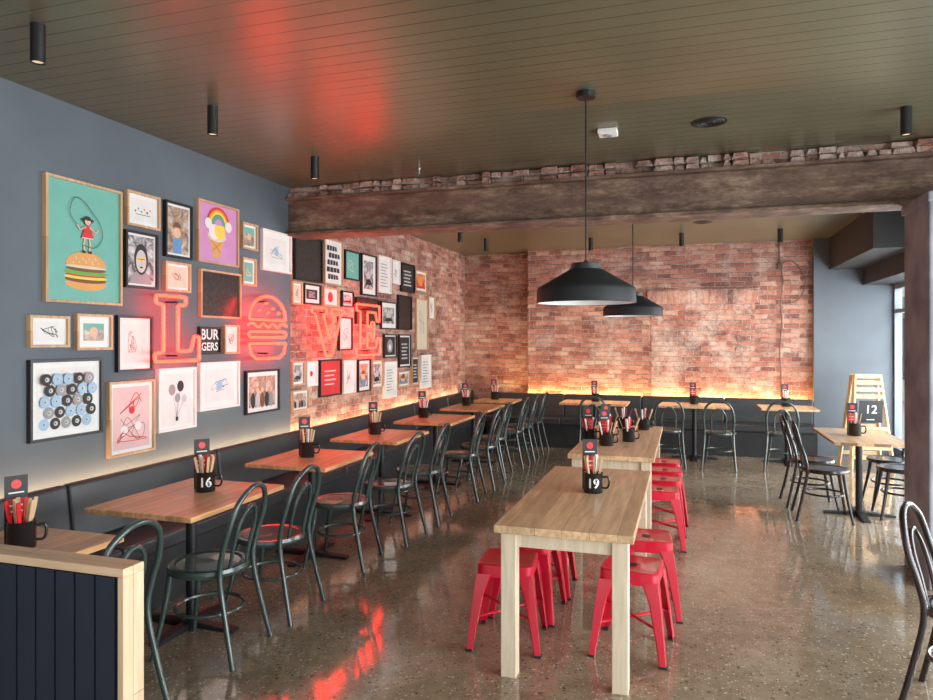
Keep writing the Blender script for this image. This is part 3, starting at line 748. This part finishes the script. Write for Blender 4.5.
GAL = [(3.10,3.69,1.87,2.64,'T','burger_girl',0), (3.72,4.04,2.42,2.67,'T','colortext',.12), (4.08,4.38,2.25,2.67,'K','colphoto',.06), (4.43,4.95,2.25,2.75,'T','pink',0),
 (3.71,4.02,2.00,2.40,'K','portrait',.05), (4.99,5.22,2.42,2.66,'T','tealphoto',.1), (4.08,4.36,2.00,2.23,'T','sepia',.08), (5.28,5.76,2.27,2.65,'W','drawing',.14), (4.99,5.20,2.11,2.36,'T','teal',.12),
 (4.46,4.98,1.82,2.21,'T','dark',.0), (5.83,6.37,2.23,2.69,'K','stripe',0), (6.40,6.82,2.23,2.73,'T','bigtext',0), (6.86,7.24,2.32,2.66,'K','teal',.0), (7.27,7.69,2.17,2.67,'K','bwphoto',.15),
 (7.73,8.12,2.23,2.70,'W','textlines',.05), (5.78,5.98,1.99,2.22,'T','sepia',.1), (6.00,6.34,2.00,2.22,'K','darktext',.2), (6.38,6.72,2.00,2.21,'T','redmark',.05), (6.79,7.08,2.01,2.20,'K','bwphoto',.15),
 (7.13,7.75,1.83,2.15,'K','stripe',0), (7.81,8.31,1.78,2.14,'K','bwphoto',.16), (8.15,8.41,2.37,2.69,'W','sketch',.1), (8.44,8.93,2.29,2.69,'K','darktext',.0), (8.34,8.82,1.78,2.25,'K','dark',0),
 (8.95,9.40,2.33,2.64,'T','red',.1), (8.97,9.44,1.50,2.24,'T','sepia',0), (3.00,3.28,1.60,1.80,'T','sketch',.12), (3.32,3.61,1.58,1.82,'T','tealphoto',.2), (3.64,3.97,1.43,1.82,'K','sketch',.14),
 (4.45,4.72,1.53,1.76,'K','burgers',0), (4.75,4.96,1.53,1.78,'T','sketch',.15), (3.00,3.53,1.05,1.54,'K','dots',.07), (3.57,3.99,.87,1.38,'T','pinksketch',.06), (4.01,4.42,.98,1.45,'W','balloons',.05),
 (4.45,4.96,1.09,1.48,'W','drawing',.12), (5.04,5.56,1.00,1.39,'K','group',.10), (5.78,6.02,1.20,1.45,'T','bwphoto',.1), (6.05,6.27,1.18,1.44,'W','redmark',.1), (6.31,6.79,1.05,1.45,'K','solidred',0),
 (6.82,7.13,1.05,1.43,'W','sketch',.1), (7.18,7.52,1.04,1.43,'K','colphoto',.12), (7.55,7.87,1.06,1.41,'T','bwphoto',.1), (5.78,6.10,.95,1.17,'T','group',.1), (7.90,8.30,1.42,1.73,'K','darkfig',.05),
 (8.37,8.79,1.28,1.73,'K','darktext',.05), (7.90,8.30,.91,1.38,'W','textlines',.08), (8.34,8.75,1.02,1.24,'T','colphoto',.1), (9.16,9.57,.95,1.44,'W','textlines',.05), (6.72,7.05,1.53,1.91,'K','sketch',.12),
 (8.82,9.10,1.02,1.42,'T','darktext',.05), (9.46,9.75,1.95,2.30,'T','sketch',.1)]
fn = {'T': ('oak', T), 'K': ('black', K), 'W': ('white', Wh)}
desc = {'burger_girl': 'teal poster of girl skipping rope on giant burger', 'pink': 'pink poster of ice cream cone with rainbow', 'portrait': 'grey portrait photograph with yellow glasses', 'dots': 'print of blue and black patterned circles',
 'pinksketch': 'pale pink scribbled ink drawing', 'balloons': 'drawing of grey balloons on strings', 'bigtext': 'white print with bold black blocks', 'stripe': 'dark textured striped print', 'dark': 'plain dark textured print', 'darktext': 'black print with pale lines',
 'darkfig': 'black print with a pale figure', 'teal': 'teal print with cream scribble', 'tealphoto': 'small colour photograph with teal', 'colphoto': 'colour photograph of a person', 'group': 'photograph of a group of people', 'bwphoto': 'black and white photograph', 'red': 'red toned print', 'solidred': 'solid red poster with pale lines',
 'redmark': 'white print with a red mark', 'colortext': 'white print with small coloured marks', 'sketch': 'white black-ink sketch', 'drawing': 'white print with a blue drawing', 'sepia': 'cream print with brown sketch', 'textlines': 'white print with lines of grey text', 'burgers': 'black print with white BURGERS lettering'}
for i, (y0, y1, z0, z1, fc, kind, mat_m) in enumerate(GAL):
    if not fc: continue
    w = y1-y0-.012; h = z1-z0-.012
    xw = XL if y0 < 5.77 else XL-.01
    r = empty('picture_frame', (xw, (y0+y1)/2, (z0+z1)/2), label='%s in %s frame' % (desc[kind], fn[fc][0]), category='picture frame', group='gallery pictures on the wall')
    t = .016; d = .032
    b = B().box(0, d, -w/2, w/2, -h/2, -h/2+t).box(0, d, -w/2, w/2, h/2-t, h/2).box(0, d, -w/2, -w/2+t, -h/2+t, h/2-t).box(0, d, w/2-t, w/2, -h/2+t, h/2-t)
    mk('frame', b, fn[fc][1], parent=r)
    iw = w-2*t; ih = h-2*t
    mk('mat_board', B().box(.002, .014, -iw/2, iw/2, -ih/2, ih/2), M_white if kind != 'dark' else amat('taupe'), parent=r)
    mm = mat_m*min(iw, ih)*1.1
    A = Art(iw-2*mm, ih-2*mm, .0145)
    draw(A, 'blackprint' if kind == 'burgers' else kind, i)
    o = mk('artwork', A, [MATS.get('print_'+n) or amat(n) for n in A.names], parent=r)
    if kind == 'burgers':
        text_on_wall('BUR', .115, r, .0165, 0, .045, M_white, .002); text_on_wall('GERS', .088, r, .0165, 0, -.05, M_white, .002)

# ------------------------------------------------------------------ neon sign
X = XL+.12
LT = {'L': [(0,0),(1,0),(1,.38),(.88,.38),(.80,.15),(.50,.15),(.50,.86),(.68,.88),(.68,1),(.02,1),(.02,.88),(.18,.86),(.18,.14),(0,.12)],
 'V': [(0,1),(.44,1),(.44,.9),(.35,.87),(.53,.34),(.70,.87),(.60,.9),(.60,1),(1,1),(1,.9),(.90,.87),(.62,0),(.42,0),(.10,.87),(0,.9)],
 'E': [(0,0),(1,0),(1,.33),(.88,.33),(.82,.14),(.45,.14),(.45,.44),(.60,.44),(.62,.34),(.73,.34),(.73,.66),(.62,.66),(.60,.56),(.45,.56),(.45,.86),(.80,.86),(.86,.68),(.97,.68),(.97,1),(0,1),(0,.88),(.16,.86),(.16,.14),(0,.12)]}
def neon_obj(kind, y0, y1, z0, z1, label):
    r = empty('neon_sign', (X, (y0+y1)/2, (z0+z1)/2), label=label, category='neon sign', group='red neon love sign')
    w = y1-y0; h = z1-z0; q = lambda u, v: (0, (u-.5)*w, (v-.5)*h)
    paths = []
    if kind in LT: paths.append((LT[kind], True, False))
    else:
        dome = [(.04,.62)]+[(.5-.47*cos(radians(a)), .64+.36*sin(radians(a))) for a in range(0, 181, 15)]+[(.96,.62)]
        paths.append((dome, True, False))
        paths.append(([(0,.53),(.12,.56),(.25,.50),(.38,.56),(.5,.50),(.62,.56),(.75,.50),(.88,.56),(1,.53)], False, True))
        paths.append(([(.05,.43),(.95,.43),(1,.385),(.95,.34),(.05,.34),(0,.385)], True, False))
        paths.append(([(.02,.24),(.98,.24),(.93,.08),(.80,0),(.20,0),(.07,.08)], True, False))
        for u, v in ((.28,.76),(.45,.88),(.62,.80),(.78,.73),(.5,.73)): paths.append(([(u-.025,v),(u+.025,v+.012)], False, False))
    for pts, closed, sm in paths:
        P_ = [q(*p) for p in pts]
        if sm: P_ = smooth_path(P_, 4, closed)
        elif closed:
            out = []; n = len(P_)
            for k in range(n):
                p, a, c = Vector(P_[k]), Vector(P_[k-1]), Vector(P_[(k+1) % n])
                ra = min(.012, (a-p).length*.4); rc = min(.012, (c-p).length*.4)
                out += [p+(a-p).normalized()*ra, p*.5+(p+(a-p).normalized()*ra)*.25+(p+(c-p).normalized()*rc)*.25, p+(c-p).normalized()*rc]
            P_ = out
        mk('neon_tube', B().tube(P_, .0115, 10, closed), M_neon, parent=r)
    b = B()
    for v in (.08, .92):
        b.box(-.105, -.004, -.006, .006, (v-.5)*h-.006, (v-.5)*h+.006)
    mk('wall_mount', b, M_blackm, parent=r)
neon_obj('L', 3.88, 4.33, 1.50, 1.96, 'red neon outline letter L on the picture wall')
neon_obj('burger', 4.94, 5.52, 1.49, 2.03, 'red neon outline burger in place of the letter O')
neon_obj('V', 5.97, 6.63, 1.49, 1.97, 'red neon outline letter V on the picture wall')
neon_obj('E', 6.93, 7.55, 1.48, 2.05, 'red neon outline letter E on the picture wall')

# ------------------------------------------------------------------ lights
def area(name, loc, rot, sx, sy, e, col):
    l = bpy.data.lights.new(name, 'AREA'); l.shape = 'RECTANGLE'; l.size = sx; l.size_y = sy; l.energy = e; l.color = col
    o = bpy.data.objects.new(name, l); COL.objects.link(o); o.location = loc; o.rotation_euler = rot; tag(o, kind='structure'); return o
area('led_strip_left', (XL+.045, 6.4, .74), (pi, 0, 0), .06, 9.0, 38, (1,.64,.36))
area('led_strip_back', (-.6, 10.945, .74), (pi, 0, 0), 4.6, .05, 60, (1,.50,.18))
area('window_daylight', (XR+.6, 8.5, 1.5), (0, radians(90), 0), 2.6, 4.6, 560, (.93,.97,1))
area('window_daylight', (XR+.6, 2.0, 1.5), (0, radians(90), 0), 2.6, 6.0, 520, (.93,.97,1))
for x, y in ((-2.72,9.5), (-1.28,9.87), (-.05,9.8), (1.18,9.82)):
    l = bpy.data.lights.new('spot', 'SPOT'); l.energy = 60; l.spot_size = radians(85); l.spot_blend = .6; l.color = (1,.84,.66); l.shadow_soft_size = .03
    o = bpy.data.objects.new('spotlight_beam', l); COL.objects.link(o); o.location = (x, y, ZC-.19); o.rotation_euler = (radians(32), 0, 0)
w = bpy.data.worlds.new('World'); scene.world = w; w.use_nodes = True; nt = w.node_tree; nt.nodes.clear()
o = nt.nodes.new('ShaderNodeOutputWorld'); bg = nt.nodes.new('ShaderNodeBackground')
tc = nt.nodes.new('ShaderNodeTexCoord'); sp = nt.nodes.new('ShaderNodeSeparateXYZ'); nt.links.new(tc.outputs['Generated'], sp.inputs[0])
c = ramp(nt, sp.outputs[2], [(.0, (.82,.81,.78)), (.5, (.84,.89,.96))]); nt.links.new(c, bg.inputs[0]); bg.inputs[1].default_value = 1.75
nt.links.new(bg.outputs[0], o.inputs[0])

# ------------------------------------------------------------------ camera
cam = bpy.data.cameras.new('camera'); co = bpy.data.objects.new('camera', cam); COL.objects.link(co)
co.location = (0, 0, 1.65); co.rotation_euler = (radians(90), 0, radians(17.6))
cam.sensor_width = 36; cam.lens = 690/933*36; cam.shift_y = -10/933; cam.clip_start = .05
scene.camera = co
